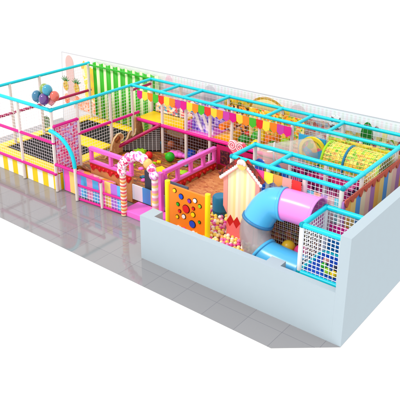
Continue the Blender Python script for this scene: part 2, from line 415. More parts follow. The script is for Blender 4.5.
def shop_fence(name, label, a, b, nrm, zt=1.3, zm=.9, nwin=3, z0=.55):
    """pink framed fence with open windows above a biscuit panel with red icing"""
    a = Vector((a[0], a[1], 0)); b = Vector((b[0], b[1], 0)); nrm = Vector(nrm); d = (b-a); L = d.length; d.normalize()
    t = thing(name, label, 'fence', (a.x, a.y, 0))
    def bar(p0, p1, h, w, m, nm, z):
        q0 = Vector((p0.x, p0.y, z)); q1 = Vector((p1.x, p1.y, z)); s_ = nrm*w/2
        mb = MB().prism([q0-s_, q1-s_, q1+s_, q0+s_], (0, 0, h))
        bmesh.ops.bevel(mb.bm, geom=list(mb.bm.edges), offset=.012, segments=2, affect='EDGES')
        return mb.build(nm, m, t)
    bar(a, b, .1, .13, PINK, 'top_rail', zt-.1)
    bar(a, b, .08, .11, PINK, 'middle_rail', zm-.08)
    for k in range(nwin+1):
        p = a.lerp(b, k/nwin)
        c = d*.05
        if k == 0: p = p+c
        if k == nwin: p = p-c
        bar(p-c, p+c, zt-zm-.102, .1, PINK, 'upright', zm+.001)
    bar(a+d*.01, b-d*.01, zm-.081-z0, .07, TAN, 'panel', z0)
    f = nrm*.036
    icing(t, (Vector((a.x, a.y, zm-.1))+f+d*.02, Vector((b.x, b.y, zm-.1))+f-d*.02), nrm*.02, .16, max(4, int(L/.22)))
    for k in range(int(L/.16)):
        p = a.lerp(b, (k+.5)/int(L/.16)); MB().ball((p.x+nrm.x*.05, p.y+nrm.y*.05, zm-.17), .045, u=10, v=7).build('icing_cherry', REDV, t, True)
    return t
shop_fence('sweet_shop_fence', 'pink window fence with red icing facing the entrance, left of the candy archway', (-8.98, 1.98), (-7.3, 1.98), (0, -1, 0), nwin=2, z0=.02)
shop_fence('sweet_shop_fence', 'long pink window fence with red icing running back beside the ball pit', (-6.17, 1.98), (-6.17, 4.22), (1, 0, 0), nwin=4)
t = thing('corner_pillar', 'pink square pillar at the front corner of the long fence', 'pillar', (-6.17, 1.9, 0))
MB().box(-6.24, -6.1, 1.78, 1.9, .02, 1.3, .015).build('shaft', PINK, t)
# dark doorway sheets either side
t = tag(MB().box(-6.9, -6.26, 2.02, 2.06, .56, 1.1).build('dark_sheet', mat('slate_print', (62, 66, 78), .6, vary=.2)), 'dark slate sheet closing the gap left of the pink corner pillar', 'sheet')
t = tag(MB().box(-6.08, -5.3, 1.9, 1.94, .3, 1.1).build('dark_sheet', mat('slate_print2', (86, 100, 118), .6, vary=.2)), 'blue grey sheet right of the pink corner pillar', 'sheet')

rs = MB().box(-7.28, -5.32, 1.915, 1.945, .175, .62).build('riser_board', mat_stripes('riser_stripes', [(240, 238, 240), (84, 160, 226), (250, 214, 120), (226, 232, 240)], .3, 'x'))
tag(rs, 'white blue and yellow striped riser board behind the candy archway', 'board')
# candy archway
t = thing('candy_archway', 'white and pink candy archway over the pink entrance step', 'archway', (-6.5, 1.3, 0))
CS = mat_cells('candy_dots', [(255, 255, 255), (250, 120, 180), (255, 244, 250), (236, 40, 110), (255, 255, 255)], 22, rough=.35)
CO = mat_stripes('candy_cane', [(250, 140, 60), (252, 224, 170), (244, 90, 110), (255, 236, 214)], .05, 'z', wob=.06)
CP = mat_stripes('candy_cane_pink', [(250, 160, 200), (255, 240, 246), (252, 216, 130)], .07, 'z', wob=.06)
MB().tube([(-7.0, 1.3, .02), (-7.0, 1.3, 1.3)], .085, 14).build('candy_post', CO, t, True)
MB().tube([(-5.87, 1.3, .02), (-5.87, 1.3, 1.5)], .085, 14).build('candy_post', CP, t, True)
path = [(-7.0, 1.3), (-6.98, 1.46), (-6.88, 1.62), (-6.72, 1.75), (-6.54, 1.84), (-6.36, 1.88), (-6.2, 1.85), (-6.06, 1.76), (-5.95, 1.66), (-5.87, 1.5)]
SW = [CS, mat_cells('candy_spots_pink', [(255, 250, 252), (246, 110, 180), (255, 250, 252), (255, 214, 232), (240, 60, 150)], 14, rough=.3), mat_cells('candy_spots_lilac', [(255, 244, 255), (226, 120, 214), (255, 244, 255), (250, 214, 246)], 15, rough=.3)]
MB().tube([(x, 1.3, z) for x, z in path], .07, 12).build('arch_tube', CS, t, True)
for k, (x, z) in enumerate(path):
    m = SW[(0, 0, 0, 1, 1, 2, 1, 0, 1, 2)[k]]
    if k == 7: m = mat('candy_gold', (250, 190, 110), .3)
    MB().ball((x, 1.27, z), .14 if k not in (5, 4) else .14, (1, .75, 1), 16, 12).build('candy', m, t, True)

# ramp from the trampolines to the corridor with magenta rail and net
t = thing('net_ramp', 'sloping net ramp with a magenta rail climbing from the trampolines to the upper corridor', 'ramp', (-8.9, 3.8, .6))
rail(t, (-9.45, 3.3, .66), (-8.3, 4.25, 1.46), CRIMSON, .055)
MB().prism([(-9.45, 3.4, .56), (-8.35, 4.3, .56), (-8.35, 4.3, 1.36)], (-.02, .02, 0)).build('dark_sheet', mat('dark_net_sheet', (56, 44, 40), .8), t)
mb = MB()
for k in range(1, 12):
    f = k/12; p = Vector((-9.45, 3.36, .6)).lerp(Vector((-8.32, 4.26, .6)), f)
    mb.tube([p, p+Vector((0, 0, .8*f))], .006, 4)
    q = Vector((-9.45, 3.36, .6)).lerp(Vector((-8.32, 4.26, 1.4)), f); mb.tube([q, (-8.32, 4.26, q.z)], .006, 4)
mb.build('net_cords', NETW, t)
# biscuit scroll cut-out
t = thing('scroll_cutout', 'tan biscuit scroll shaped board between the trampolines and the play deck', 'board', (-9.3, 3.6, .56))
sc = [(2.8, .57), (2.95, .72), (3.05, .76), (3.1, .95), (3.2, 1.1), (3.35, 1.2), (3.48, 1.2), (3.58, 1.12), (3.6, 1.02), (3.52, .96), (3.44, 1.0), (3.46, .88), (3.56, .84), (3.68, .88),
      (3.78, .96), (3.84, 1.08), (3.92, 1.16), (3.98, 1.12), (3.94, 1.0), (4.0, .94), (4.12, 1.0), (4.16, 1.16), (4.17, 1.52), (4.4, 1.5), (4.46, 1.2), (4.5, .98), (4.5, .57)]
MB().prism([(-9.3, y, z) for y, z in sc], (.05, 0, 0)).build('board', mat_cells('biscuit_print', [(206, 150, 96), (216, 164, 108), (190, 134, 84), (200, 142, 90)], 16), t)
outline = [(y, z) for y, z in sc[2:22]]
MB().tube([(-9.24, y, z) for y, z in outline], .022, 8).build('raised_edge', mat('biscuit_cream', (240, 214, 160), .5), t, True)
MB().disc((-9.25, 3.34, 1.04), (1, 0, 0), .11, .03, 18).build('swirl_button', mat_swirl('choc_swirl', (190, 110, 60), (130, 60, 30), 9), t)

# play pieces on the deck
def foam(name, label, cat, mb, m, loc, smooth=True, group='small play pieces on the brown deck'):
    return tag(mb.build(name, m, None, smooth, loc), label, cat, group)
def star(c, r, h, n=7):
    pts = []
    for k in range(n*2):
        a = PI*k/n; rr = r if k % 2 == 0 else r*.6
        pts.append((c[0]+math.cos(a)*rr, c[1]+math.sin(a)*rr, c[2]))
    return MB().prism(pts, (0, 0, h))
foam('foam_star', 'lime green spiky foam flower at the back of the brown deck', 'foam flower', star((-8.62, 3.66, .6), .2, .14), LIME, (-8.62, 3.66, .56), False)
foam('foam_ball', 'red foam ball beside the lime green flower', 'ball', MB().ball((-8.25, 3.66, .67), .12), REDV, (-8.25, 3.66, .56))
foam('foam_ball', 'green foam ball in front of the pink cloud cushion', 'ball', MB().ball((-7.62, 3.9, .7), .15), GREEN, (-7.62, 3.9, .56))
foam('foam_ball', 'pale orange ball under the upper corridor', 'ball', MB().ball((-8.3, 4.75, .68), .12), mat('peach_ball', (226, 130, 80), .5), (-8.3, 4.75, .56))
foam('foam_stool', 'small blue foam stool by the net below the ramp', 'stool', MB().box(-8.65, -8.45, 4.4, 4.62, .56, .76, .03), TEAL, (-8.55, 4.5, .56))
cl = MB()
for dx, dy, r in ((-.22, 0, .11), (-.06, .05, .14), (.1, 0, .13), (.24, .03, .1), (0, -.08, .11)): cl.ball((-7.65+dx, 4.32+dy, .64), r, (1, 1, .7))
foam('cloud_cushion', 'pink cloud shaped cushion on the brown deck', 'cushion', cl, PINK, (-7.65, 4.32, .56))
foam('foam_stool', 'dark blue rounded foam stool between two cream posts', 'stool', MB().box(-7.42, -7.12, 4.3, 4.55, .56, .86, .08), BLUE, (-7.27, 4.4, .56))
foam('foam_block', 'pale blue flat foam block in front of the dark blue seat', 'foam block', MB().box(-7.3, -6.95, 3.85, 4.1, .56, .66, .03), mat('pale_blue_vinyl', (150, 206, 226), .4), (-7.1, 4, .56))
foam('foam_block', 'yellow wedge beside the candy archway', 'foam block', MB().prism([(-7.6, 2.9, .56), (-7.1, 2.7, .56), (-7.0, 3.2, .56), (-7.5, 3.4, .56)], (0, 0, .05)), YEL, (-7.3, 3.05, .56), False)
foam('swirl_ball', 'pink and white swirled ball under the corridor', 'ball', MB().ball((-6.95, 4.6, .74), .16), mat_swirl('swirl_ball', (255, 220, 240), (220, 60, 140), 8), (-6.95, 4.6, .56))
MB_ = None
t = thing('spring_lolly', 'thin yellow stemmed lolly standing behind the swirled ball', 'lolly', (-6.85, 4.85, .56))
MB().tube([(-6.85, 4.85, .56), (-6.87, 4.85, 1.15)], .018, 8).build('stem', BUTTER, t, True)
MB().disc((-6.87, 4.83, 1.2), (0, -1, 0), .09, .03, 18).build('disc', mat_swirl('lolly_a', (250, 180, 200), (230, 60, 90), 8), t)
for i, (x, y, m, nm) in enumerate(((-7.9, 3.3, ORANGE, 'orange'), (-8.6, 3.0, BROWN, 'brown'), (-6.75, 3.5, LIME, 'lime'), (-8.05, 4.45, RED, 'red'), (-6.6, 2.8, ORANGE, 'bright orange'))):
    foam('stepping_dome', '%s stepping dome on the brown deck' % nm, 'foam dome', MB().ball((x, y, .56), .14, (1, 1, .45)), m, (x, y, .56))
rnd = random.Random(11)
for k in range(34):
    nm, m = (('red', REDV), ('lime', LIME), ('orange', ORANGE), ('yellow', YEL), ('pink', PINK), ('teal', TEAL))[k % 6]
    while True:
        x = rnd.uniform(-9.1, -6.5); y = rnd.uniform(2.3, 4.6)
        if (y-3.3) < (x+9.45)*.82-.15 and min((x+8.25)**2+(y-3.66)**2, (x+7.62)**2+(y-3.9)**2, (x+7.65)**2+(y-4.32)**2, (x+7.3)**2+(y-3.05)**2) > .08: break
    r = rnd.uniform(.045, .085)
    if k % 2: mb = star((x, y, .552), r*1.3, .04, 5)
    else: mb = MB().ball((x, y, .56), r, (1, 1, .6), 12, 8)
    kind_ = 'petal' if k % 2 else 'button'
    tag(mb.build('foam_'+kind_, m, None, not k % 2, (x, y, .55)), 'one of the tiny %s foam %ss scattered over the brown deck' % (nm, kind_), 'foam '+kind_, 'tiny %s foam %ss on the brown deck' % (nm, kind_))
# lamp like glow pad on the cave wall
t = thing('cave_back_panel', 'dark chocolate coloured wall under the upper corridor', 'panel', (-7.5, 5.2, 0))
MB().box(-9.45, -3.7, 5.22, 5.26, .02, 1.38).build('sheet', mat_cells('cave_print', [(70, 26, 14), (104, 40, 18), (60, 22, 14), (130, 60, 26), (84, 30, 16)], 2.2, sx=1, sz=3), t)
o = MB().disc((-8.45, 5.2, .88), (0, -1, 0), .11, .05, 24, sx=3.4).build('oval_pad', mat('cream_oval', (250, 226, 176), .4), t)
MB().disc((-8.45, 5.21, .88), (0, -1, 0), .16, .03, 24, sx=3.2).build('oval_rim', mat('caramel', (190, 110, 50), .4), t)

# ------------------------------------------------------------------ corridor
t = thing('steel_corridor', 'long cyan topped steel frame of the upper corridor along the back wall', 'frame', (-5, 4.3, 0))
for x in (-8.25, -7.32, -6.43, -5.66, -4.75, -3.75, -2.72, -1.85, -.95):
    post(t, x, 4.3, .5, 2.46)
for x in (-8.25, -6.43, -4.6, -2.75, -.95): post(t, x, 5.2, .5, 2.46)
rail(t, (-9.5, 4.3, 2.5), (-.93, 4.3, 2.5), CYAN)
rail(t, (-9.5, 5.2, 2.5), (-.93, 5.2, 2.5), CYAN)
for x in (-8.3, -7.4, -6.4, -4.6, -3.65, -2.75, -.95): rail(t, (x, 4.3, 2.5), (x, 5.2, 2.5), CYAN)
rail(t, (-9.3, 4.27, 1.45), (-3.7, 4.27, 1.45), MAGENTA, .055)
rail(t, (-3.7, 4.3, 1.45), (-.93, 4.3, 1.45), CYAN)
MB().net((-8.25, 4.3, .56), (4.5, 0, 0), (0, 0, .86), .1, .0045).build('net', mat('dark_cord', (150, 140, 150), .8), t)
MB().net((-8.25, 4.3, 1.5), (7.3, 0, 0), (0, 0, 1.0), .1, .003).build('net', NETW, t)
MB().net((-9.4, 5.18, 1.5), (8.4, 0, 0), (0, 0, 1.2), .12, .0026).build('net', NETP, t)
t = thing('corridor_deck', 'upper corridor floor of yellow and orange padded mats', 'deck', (-6, 4.75, 1.4))
for x0, x1, m in ((-9.4, -8.3, YEL), (-8.29, -7.35, YEL), (-7.34, -6.45, PINK), (-6.44, -5.66, ORANGE), (-5.65, -4.7, mat_cells('mat_print', [(255, 206, 30), (250, 150, 20), (255, 226, 80), (110, 180, 40)], 7)), (-4.69, -3.76, ORANGE), (-3.75, -.95, CYAN)):
    MB().box(x0, x1, 4.34, 5.17, 1.39, 1.46, .015).build('mat', m, t)
# printed screens along the back of the corridor, leaning nets and obstacles
def screen(x0, x1, z0, z1, m, label, y=5.12):
    o = MB().box(x0, x1, y, y+.03, z0, z1).build('printed_screen', m, None, False, (x0, y, z0))
    tag(o, label, 'screen')
screen(-9.25, -8.35, 1.5, 2.05, mat_cells('fair_print', [(250, 244, 236), (80, 170, 220), (226, 60, 90), (250, 200, 120), (240, 230, 236)], 9, sz=2), 'red white and blue fairground print screen at the left end of the corridor')
screen(-8.2, -7.4, 1.5, 2.15, mat_cells('wave_print', [(236, 70, 110), (250, 236, 230), (70, 150, 214), (250, 200, 190), (150, 60, 130), (240, 244, 246)], 7, sx=1, sz=3), 'wavy red and blue print screen above the yellow wedge')
screen(-7.35, -6.5, 1.5, 2.2, mat_cells('violet_brick', [(120, 84, 206), (90, 60, 190), (190, 170, 236), (150, 110, 220), (226, 214, 246)], 8, sx=.8, sz=1.6, edge=(222, 210, 246)), 'violet brick print screen in the upper corridor')
screen(-6.4, -5.75, 1.5, 2.3, mat_cells('forest_print', [(110, 60, 34), (250, 200, 80), (240, 150, 50), (90, 60, 40), (255, 230, 160), (250, 180, 60)], 14), 'brown and gold print screen right of the violet one')
screen(-5.65, -3.85, 1.5, 2.35, mat_cells('harvest_print', [(255, 214, 50), (250, 160, 40), (255, 236, 140), (110, 180, 50), (240, 110, 40), (255, 224, 70), (255, 206, 40)], 15), 'golden harvest print screen in the middle of the corridor')
t = thing('net_bridge', 'violet net with two pale slanted straps hanging in the corridor', 'climbing net', (-6.95, 4.7, 1.46))
MB().prism([(-7.3, 4.55, 1.47), (-6.5, 4.55, 1.47), (-6.5, 4.6, 2.1), (-7.3, 4.6, 2.1)], (0, .02, 0)).build('sheet', mat_cells('violet_net', [(110, 80, 214), (150, 120, 230), (196, 180, 240), (90, 60, 180), (236, 230, 250)], 11, rand=.3), t)
for dx in (0, .28):
    MB().prism([(-7.2+dx, 4.5, 2.05), (-7.1+dx, 4.5, 2.05), (-6.85+dx, 4.5, 1.55), (-6.95+dx, 4.5, 1.55)], (0, .03, 0)).build('strap', WHITE, t)
def cor(name, label, cat, mb, m, smooth=False):
    bb = [v.co for v in mb.bm.verts]; c = sum(bb, Vector())/len(bb)
    return tag(mb.build(name, m, None, smooth, (c.x, c.y, 1.46)), label, cat)
cor('foam_wedge', 'yellow foam wedge on the corridor floor near the striped curtain', 'wedge', MB().prism([(-8.15, 4.4, 1.47), (-7.5, 4.4, 1.47), (-7.5, 4.4, 1.75)], (0, .6, 0)), YEL)
cor('foam_cube', 'pink foam cube beside the yellow wedge', 'foam block', MB().box(-7.48, -7.36, 4.4, 5.0, 1.47, 1.7, .02), PINK)
cor('foam_wedge', 'yellow foam wedge on the orange mat', 'wedge', MB().prism([(-6.4, 4.4, 1.47), (-5.75, 4.4, 1.47), (-5.75, 4.4, 1.7)], (0, .5, 0)), mat('gold_vinyl', (255, 190, 16), .4))
cor('foam_roller', 'orange foam roller across the corridor', 'roller', MB().tube([(-6.1, 4.4, 1.85), (-6.1, 5.1, 1.85)], .1, 16), ORANGE, True)
for i, (x, y, z, r, m, nm) in enumerate(((-5.45, 4.6, 1.6, .14, LEAF, 'dark green'), (-5.25, 4.9, 1.64, .16, GREEN, 'green'), (-5.0, 4.55, 1.58, .12, YEL, 'yellow'), (-4.85, 4.95, 1.62, .15, ORANGE, 'orange'),
        (-4.5, 4.6, 1.62, .15, LEAF, 'leaf green, by the third cream post'), (-4.3, 4.9, 1.66, .15, LIME, 'lime'), (-4.1, 4.55, 1.58, .12, BROWN, 'brown'), (-5.55, 4.95, 1.6, .1, REDV, 'red'))):
    mb = MB().ball((x, y, z), r, (1, 1, .8))
    for k in range(5):
        a = 2*PI*k/5; mb.ball((x+math.cos(a)*r*.8, y+math.sin(a)*r*.8, z-.03), r*.5)
    cor('soft_bush', '%s rounded soft bush on the corridor floor' % nm, 'soft bush', mb, m, True)
for x, m, nm in ((-5.35, BUTTER, 'pale yellow'), (-4.95, YEL, 'bright yellow'), (-4.45, ORANGE, 'orange')):
    cor('punch_bag', '%s hanging foam roll in the corridor' % nm, 'foam roll', MB().tube([(x, 4.8, 1.6), (x, 4.8, 2.3)], .055, 12), m, True)

# bunting
FL = [('magenta', MAGENTA), ('yellow', mat('flag_yellow', (255, 226, 60), .6)), ('orange', mat('flag_orange', (255, 140, 30), .6)), ('green', mat('flag_green', (70, 190, 40), .6)),
      ('red', mat('flag_red', (238, 52, 44), .6)), ('yellow', 1), ('orange', 2), ('purple', mat('flag_purple', (200, 60, 170), .6))]
FL = [(n_, FL[m][1] if isinstance(m, int) else m) for n_, m in FL]
def bunting(label, x0, n, y, z, w, h, start=0, cols=None, dx=None):
    t = thing('bunting', label, 'bunting', (x0, y, z))
    dx = dx or w
    MB().tube([(x0-.05, y-.052, z), (x0+n*dx, y-.052, z)], .008, 6).build('cord', WHITE, t)
    for k in range(n):
        nm, m = (cols or FL)[(k+start) % len(cols or FL)]
        xa = x0+k*dx; g = w*.97; mb = MB(); sw = random.uniform(-.02, .03)
        mb.prism([(xa, y-.055, z+.01), (xa+g, y-.055, z+.01), (xa+g, y-.055+sw, z-h*.72), (xa+g*.5, y-.055+sw*1.3, z-h), (xa, y-.055+sw, z-h*.72)], (0, -.012, 0))
        o = mb.build('flag', m, t)
bunting('string of red, yellow, orange, purple and green flags along the upper corridor', -9.15, 25, 4.24, 2.42, .218, .27)
bunting('short string of pastel flags on the front beam of the tower', -2.95, 5, 1.44, 2.42, .23, .26, cols=[('pink', mat('flag_pink', (250, 70, 150), .6)), ('yellow', FL[1][1]), ('orange', mat('flag_apricot', (250, 160, 70), .6)), ('salmon', SALMON), ('red', FL[4][1])])

# magenta wall with dark windows under corridor behind ball pit
t = thing('window_wall', 'magenta wall with dark windows under the corridor behind the ball pit', 'wall panel', (-5, 4.22, .5))
MB().box(-6.1, -3.7, 4.19, 4.22, .5, 1.38).build('sheet', mat('deep_magenta', (190, 20, 96), .45, vary=.12), t)
for k in range(5):
    x = -5.95+k*.46
    MB().box(x, x+.3, 4.165, 4.188, .85, 1.25).build('window', mat_cells('window_print', [(60, 14, 30), (84, 20, 44), (48, 12, 28), (110, 50, 40)], 24), t)
t2 = icing(t, ((-6.05, 4.186, .8), (-3.75, 4.186, .8)), (0, -.02, 0), .2, 12, BROWN)

# heart lollipop
t = thing('heart_lollipop', 'glossy pink heart shaped lollipop rising left of the cyan tower', 'lollipop', (-4.3, 2.6, .6))
MB().tube([(-4.3, 2.6, .5), (-4.3, 2.6, 2.1)], .03, 10).build('stick', CREAM, t, True)
LP = mat_cells('heart_swirl', [(238, 70, 96), (244, 110, 130), (232, 50, 80), (250, 176, 186)], 7, rough=.15)
hd = MB()
pts = []
for k in range(40):
    a = 2*PI*k/40
    hx = 16*math.sin(a)**3; hz = 13*math.cos(a)-5*math.cos(2*a)-2*math.cos(3*a)-math.cos(4*a)
    pts.append((-4.3+hx*.016, 2.56, 2.2+hz*.0145))
hd.prism(pts, (0, .09, 0))
hd.build('candy_heart', LP, t)
for sx_, nm_ in ((-.115, 1), (.115, -1)):
    sp = []
    for k in range(44):
        f = k/43; a = nm_*(f*4.2*PI)+PI/2; r = .015+.115*f
        sp.append((-4.3+sx_+math.cos(a)*r, 2.55, 2.26+math.sin(a)*r))
    MB().tube(sp, .014, 6).build('sugar_spiral', mat('sugar_pink', (255, 214, 220), .2, .6), t, True)

# ------------------------------------------------------------------ ball pit
# orange board with spots
t = thing('spotted_board', 'orange board with coloured spots between two yellow padded posts', 'board', (-4.55, .95, .4))
MB().box(-5.08, -3.98, .93, .99, .4, 1.6, .01).build('board', mat('spot_orange', (250, 136, 20), .4, vary=.05), t)
for x in (-5.14, -3.93): MB().tube([(x, .95, .4), (x, .95, 1.68)], .065, 14).build('padded_post', mat('lemon_pad', (255, 236, 10), .45, bump=.1), t, True)
for x, z, r, m in ((-4.55, 1.12, .095, REDV), (-4.36, .78, .085, BLUE), (-4.62, .9, .05, WHITE), (-4.34, 1.04, .055, YEL), (-4.75, 1.0, .035, REDV), (-4.33, 1.2, .035, REDV), (-4.8, 1.17, .04, GREEN), (-4.82, .83, .04, YEL),
                   (-4.45, 1.36, .045, PURPLE), (-4.28, 1.42, .05, WHITE), (-4.7, 1.4, .06, BLUE), (-4.9, 1.5, .045, YEL), (-4.15, .9, .03, GREEN), (-4.14, 1.32, .04, LIME)):
    MB().disc((x, .928, z), (0, -1, 0), r+.015, .008, 20).build('spot_rim', DBROWN, t)
    MB().disc((x, .918, z), (0, -1, 0), r, .012, 20).build('spot', m, t)
# balls
BALLC = [('yellow', (255, 214, 84)), ('pink', (250, 130, 190)), ('pale yellow', (255, 236, 160)), ('magenta', (236, 70, 160)), ('white', (255, 246, 240)), ('orange', (255, 186, 90)), ('gold', (255, 222, 90))]
proto = {}
for nm, c in BALLC:
    b = MB().ball((0, 0, 0), .05, u=14, v=10)
    me = bpy.data.meshes.new('ball'); b.bm.to_mesh(me); b.bm.free(); me.materials.append(mat('ball_'+nm.replace(' ', '_'), c, .3, .5))
    for p in me.polygons: p.use_smooth = True
    proto[nm] = me
spots = []
y = .22
row = 0
while y < 2.3:
    x = -4.8+(row % 2)*.05
    if y > 1.98: x = -6.0+(row % 2)*.05
    while x < -1.1:
        spots.append((x+random.uniform(-.02, .02), y+random.uniform(-.02, .02), .54+random.uniform(-.025, .04))); x += .098
    y += .085; row += 1
def seen(p):
    x, y, z = p
    if not (.84 < y < 2.15 and -5.2 < x < -2.2): return False
    if y > 1.38 and x > -3.55: return False
    if x < -3.85 and x > -5.1 and y > .99 and y < 1.45 + (-(x+3.85))*.1: return False
    return x < -3.3 or y < 1.38
near = sorted([p for p in spots if seen(p)], key=lambda p: (p[0]-4)**2+(p[1]+9.5)**2)[:295]
ns = set(near)
stuffb = {nm: bmesh.new() for nm, _ in BALLC}
wts = [3, 5, 4, 4, 5, 1, 2]
for p in near:
    nm = random.choices([n_ for n_, _ in BALLC], wts)[0]
    o = bpy.data.objects.new('ball', proto[nm]); COL.objects.link(o); o.location = p
    tag(o, 'one of the small %s plastic balls filling the ball pit' % nm, 'ball', 'loose %s plastic balls in the ball pit' % nm)
# the rest: one stuff object
tb = bmesh.new(); bmesh.ops.create_icosphere(tb, subdivisions=2, radius=.05)
tb.verts.index_update(); TV = [v.co.copy() for v in tb.verts]; TF = [[v.index for v in f.verts] for f in tb.faces]; tb.free()
VV = []; FF = []; MI = []
for p in [q for q in spots if q not in ns]+[(random.uniform(-4.75, -1.9), random.uniform(.25, 2.2), .44) for _ in range(500)]:
    k = random.choices(range(7), wts)[0]; n0 = len(VV); pv = Vector(p)
    VV += [tuple(v+pv) for v in TV]; FF += [[i+n0 for i in f] for f in TF]; MI += [k]*len(TF)
me = bpy.data.meshes.new('ball_fill'); me.from_pydata(VV, [], FF)
for i, (nm, c) in enumerate(BALLC): me.materials.append(MATS['ball_'+nm.replace(' ', '_')])
me.polygons.foreach_set('material_index', MI); me.polygons.foreach_set('use_smooth', [True]*len(FF))
o = bpy.data.objects.new('ball_fill', me); COL.objects.link(o)
tag(o, 'mass of pink and yellow balls filling the rest of the ball pit', 'balls', kind='stuff')
o = MB().prism([(-4.86, .2, .02), (-1.0, .2, .02), (-1.0, 1.44, .02), (-3.7, 1.44, .02), (-3.7, 4.15, .02), (-6.1, 4.15, .02), (-5.2, 1.3, .02), (-4.86, 1.3, .02)], (0, 0, .42)).build('pit_base', mat('pit_base', (240, 150, 150), .7)); tag(o, 'pink padded base under the ball pit balls', 'pit base')
o = MB().box(-6.08, -3.75, 2.34, 4.16, .442, .64, .02).build('biscuit_mat', mat_cells('biscuit_mat_print', [(214, 140, 82), (206, 130, 74), (220, 150, 92), (196, 116, 64), (210, 134, 80), (184, 100, 56)], 11, sx=1, sy=2))
tag(o, 'raised tan and brown biscuit mat between the long pink fence and the ball pit', 'mat')
# blue foam drum
t = thing('foam_drum', 'upright blue foam drum standing in the ball pit', 'foam drum', (-4.45, 2.15, .5))
MB().tube([(-4.45, 2.15, .5), (-4.45, 2.15, .55), (-4.45, 2.15, 1.0), (-4.45, 2.15, 1.04)], .19, 24, radii=[.19, .2, .2, .17]).build('drum', TEAL, t, True)
MB().tube([(-4.45, 2.15, .62), (-4.45, 2.15, .66)], .206, 24).build('band', mat('dark_teal', (14, 84, 110), .4), t, True)
# big balls near the tubes
for x, m, nm in ((-1.98, mat('mustard_ball', (214, 170, 30), .35), 'mustard yellow'), (-1.66, mat('rose_ball', (222, 60, 130), .35), 'rose pink')):
    o = MB().ball((x, 1.3, .86), .16).build('large_ball', m, None, True, (x, 1.3, .86)); tag(o, 'large %s ball above the lower blue tube' % nm, 'ball')

# sweet house facade
t = thing('sweet_house', 'cream gingerbread house board with chocolate roof and white icing in front of the tower', 'house board', (-3.3, 1.4, .5))
Y0 = 1.4
def hp(pts, m, name, off=0, th=.02): return MB().prism([(x, Y0-off, z) for x, z in pts], (0, -th, 0)).build(name, m, t)
hp([(-3.66, .5), (-2.92, .5), (-2.92, 2.22), (-3.27, 2.5), (-3.66, 2.12)], mat_stripes('cream_boards', [(253, 240, 186), (250, 230, 160), (254, 244, 210), (250, 226, 190)], .07, 'x'), 'wall', 0, .05)
hp([(-3.72, 1.2), (-3.664, 1.12), (-3.664, 2.1), (-3.78, 2.0), (-3.78, 1.3)], SALMON, 'side_post', 0, .06)
hp([(-2.916, .5), (-2.8, .5), (-2.8, 2.1), (-2.916, 2.2)], SALMON, 'side_post', 0, .06)
def roof(a, b):
    a = Vector((a[0], 0, a[1])); b = Vector((b[0], 0, b[1])); d = (b-a).normalized(); n_ = Vector((-d.z, 0, d.x))
    if n_.z < 0: n_ = -n_
    q = [a-n_*.02, b-n_*.02, b+n_*.11, a+n_*.11]
    r_ = hp([(p.x, p.z) for p in q], mat_cells('choc_roof', [(110, 34, 16), (150, 44, 22), (80, 24, 12), (176, 40, 30)], 16), 'roof', .055, .03)
    mb = MB(); L = (b-a).length; k = int(L/.075)
    for i in range(k+1):
        p = a.lerp(b, i/k)-n_*.03; mb.ball((p.x, Y0-.09, p.z), .043, (1, .4, 1), 10, 8)
    sub('icing_scallops', mb, WHITE, r_)
    sub('trim', MB().tube([(a.x-n_.x*.07, Y0-.1, a.z-n_.z*.07), (b.x-n_.x*.07, Y0-.1, b.z-n_.z*.07)], .014, 6), SALMON, r_)
roof((-3.86, 2.03), (-3.29, 2.53)); roof((-3.2, 2.53), (-2.74, 2.12))
MB().disc((-3.25, Y0-.1, 2.47), (0, -1, 0), .12, .03, 24).build('medallion', mat('custard', (252, 206, 110), .35), t)
mb = MB()
for k in range(9):
    a = PI*k/8; mb.ball((-3.25+math.cos(a)*.08, Y0-.14, 2.5+math.sin(a)*.07), .04, (1, .4, 1), 10, 8)
mb.ball((-3.25, Y0-.14, 2.53), .07, (1, .4, .8), 12, 8)
mb.build('medallion_cream', mat('pink_cream', (252, 216, 216), .4), t)
zz = [(-3.66, .95)]; 
for k in range(1, 9): zz.append((-3.66+k*.0925, 1.12 if k % 2 else .98))
hp([(-3.66, .8)]+[(x, z) for x, z in zz]+[(-2.92, .8)], RED, 'zigzag_band', .052, .012)
zz2 = []
for k in range(9): zz2.append((-3.66+k*.0925, .82 if k % 2 else .96))
hp([(-3.66, .5)]+zz2+[(-2.92, .5)], mat('coral_base', (246, 120, 120), .45), 'base_panel', .066, .012)
# ------------------------------------------------------------------ tower
t = thing('steel_tower', 'cyan topped steel tower frame behind the tube slide', 'frame', (-2.3, 2, 0))
for x in (-3.67, -2.7, -1.8, -.95):
    for y in (1.5, 2.45): post(t, x, y, .4, 2.46)
rail(t, (-3.67, 1.5, 2.5), (-.93, 1.5, 2.5), CYAN, .05); rail(t, (-3.67, 2.45, 2.5), (-.93, 2.45, 2.5), CYAN, .05)
rail(t, (-2.66, 2.0, 2.5), (-.93, 2.0, 2.5), CYAN, .05)
for x in (-3.67, -2.68): rail(t, (x, 1.5, 2.5), (x, 2.45, 2.5), CYAN, .05)
rail(t, (-.93, 1.5, 2.5), (-.93, 4.36, 2.5), CYAN, .05)
rail(t, (-3.67, 1.5, 1.4), (-.93, 1.5, 1.4), CYAN); rail(t, (-.93, 1.5, 1.4), (-.93, 2.45, 1.4), CYAN)
MB().net((-3.67, 1.52, .6), (2.72, 0, 0), (0, 0, 1.85), .1, .0045).build('net', NETW, t)
MB().net((-2.7, 2.42, 1.5), (1.75, 0, 0), (0, 0, .98), .1, .006).build('net', NETP, t)
MB().net((-.95, 2.45, 1.4), (0, 1.9, 0), (0, 0, 1.1), .1, .005).build('net', NETW, t)
o = MB().box(-3.6, -1.0, 1.58, 2.4, 1.34, 1.4).build('tower_deck', BLUE); tag(o, 'blue padded deck inside the tower', 'deck')
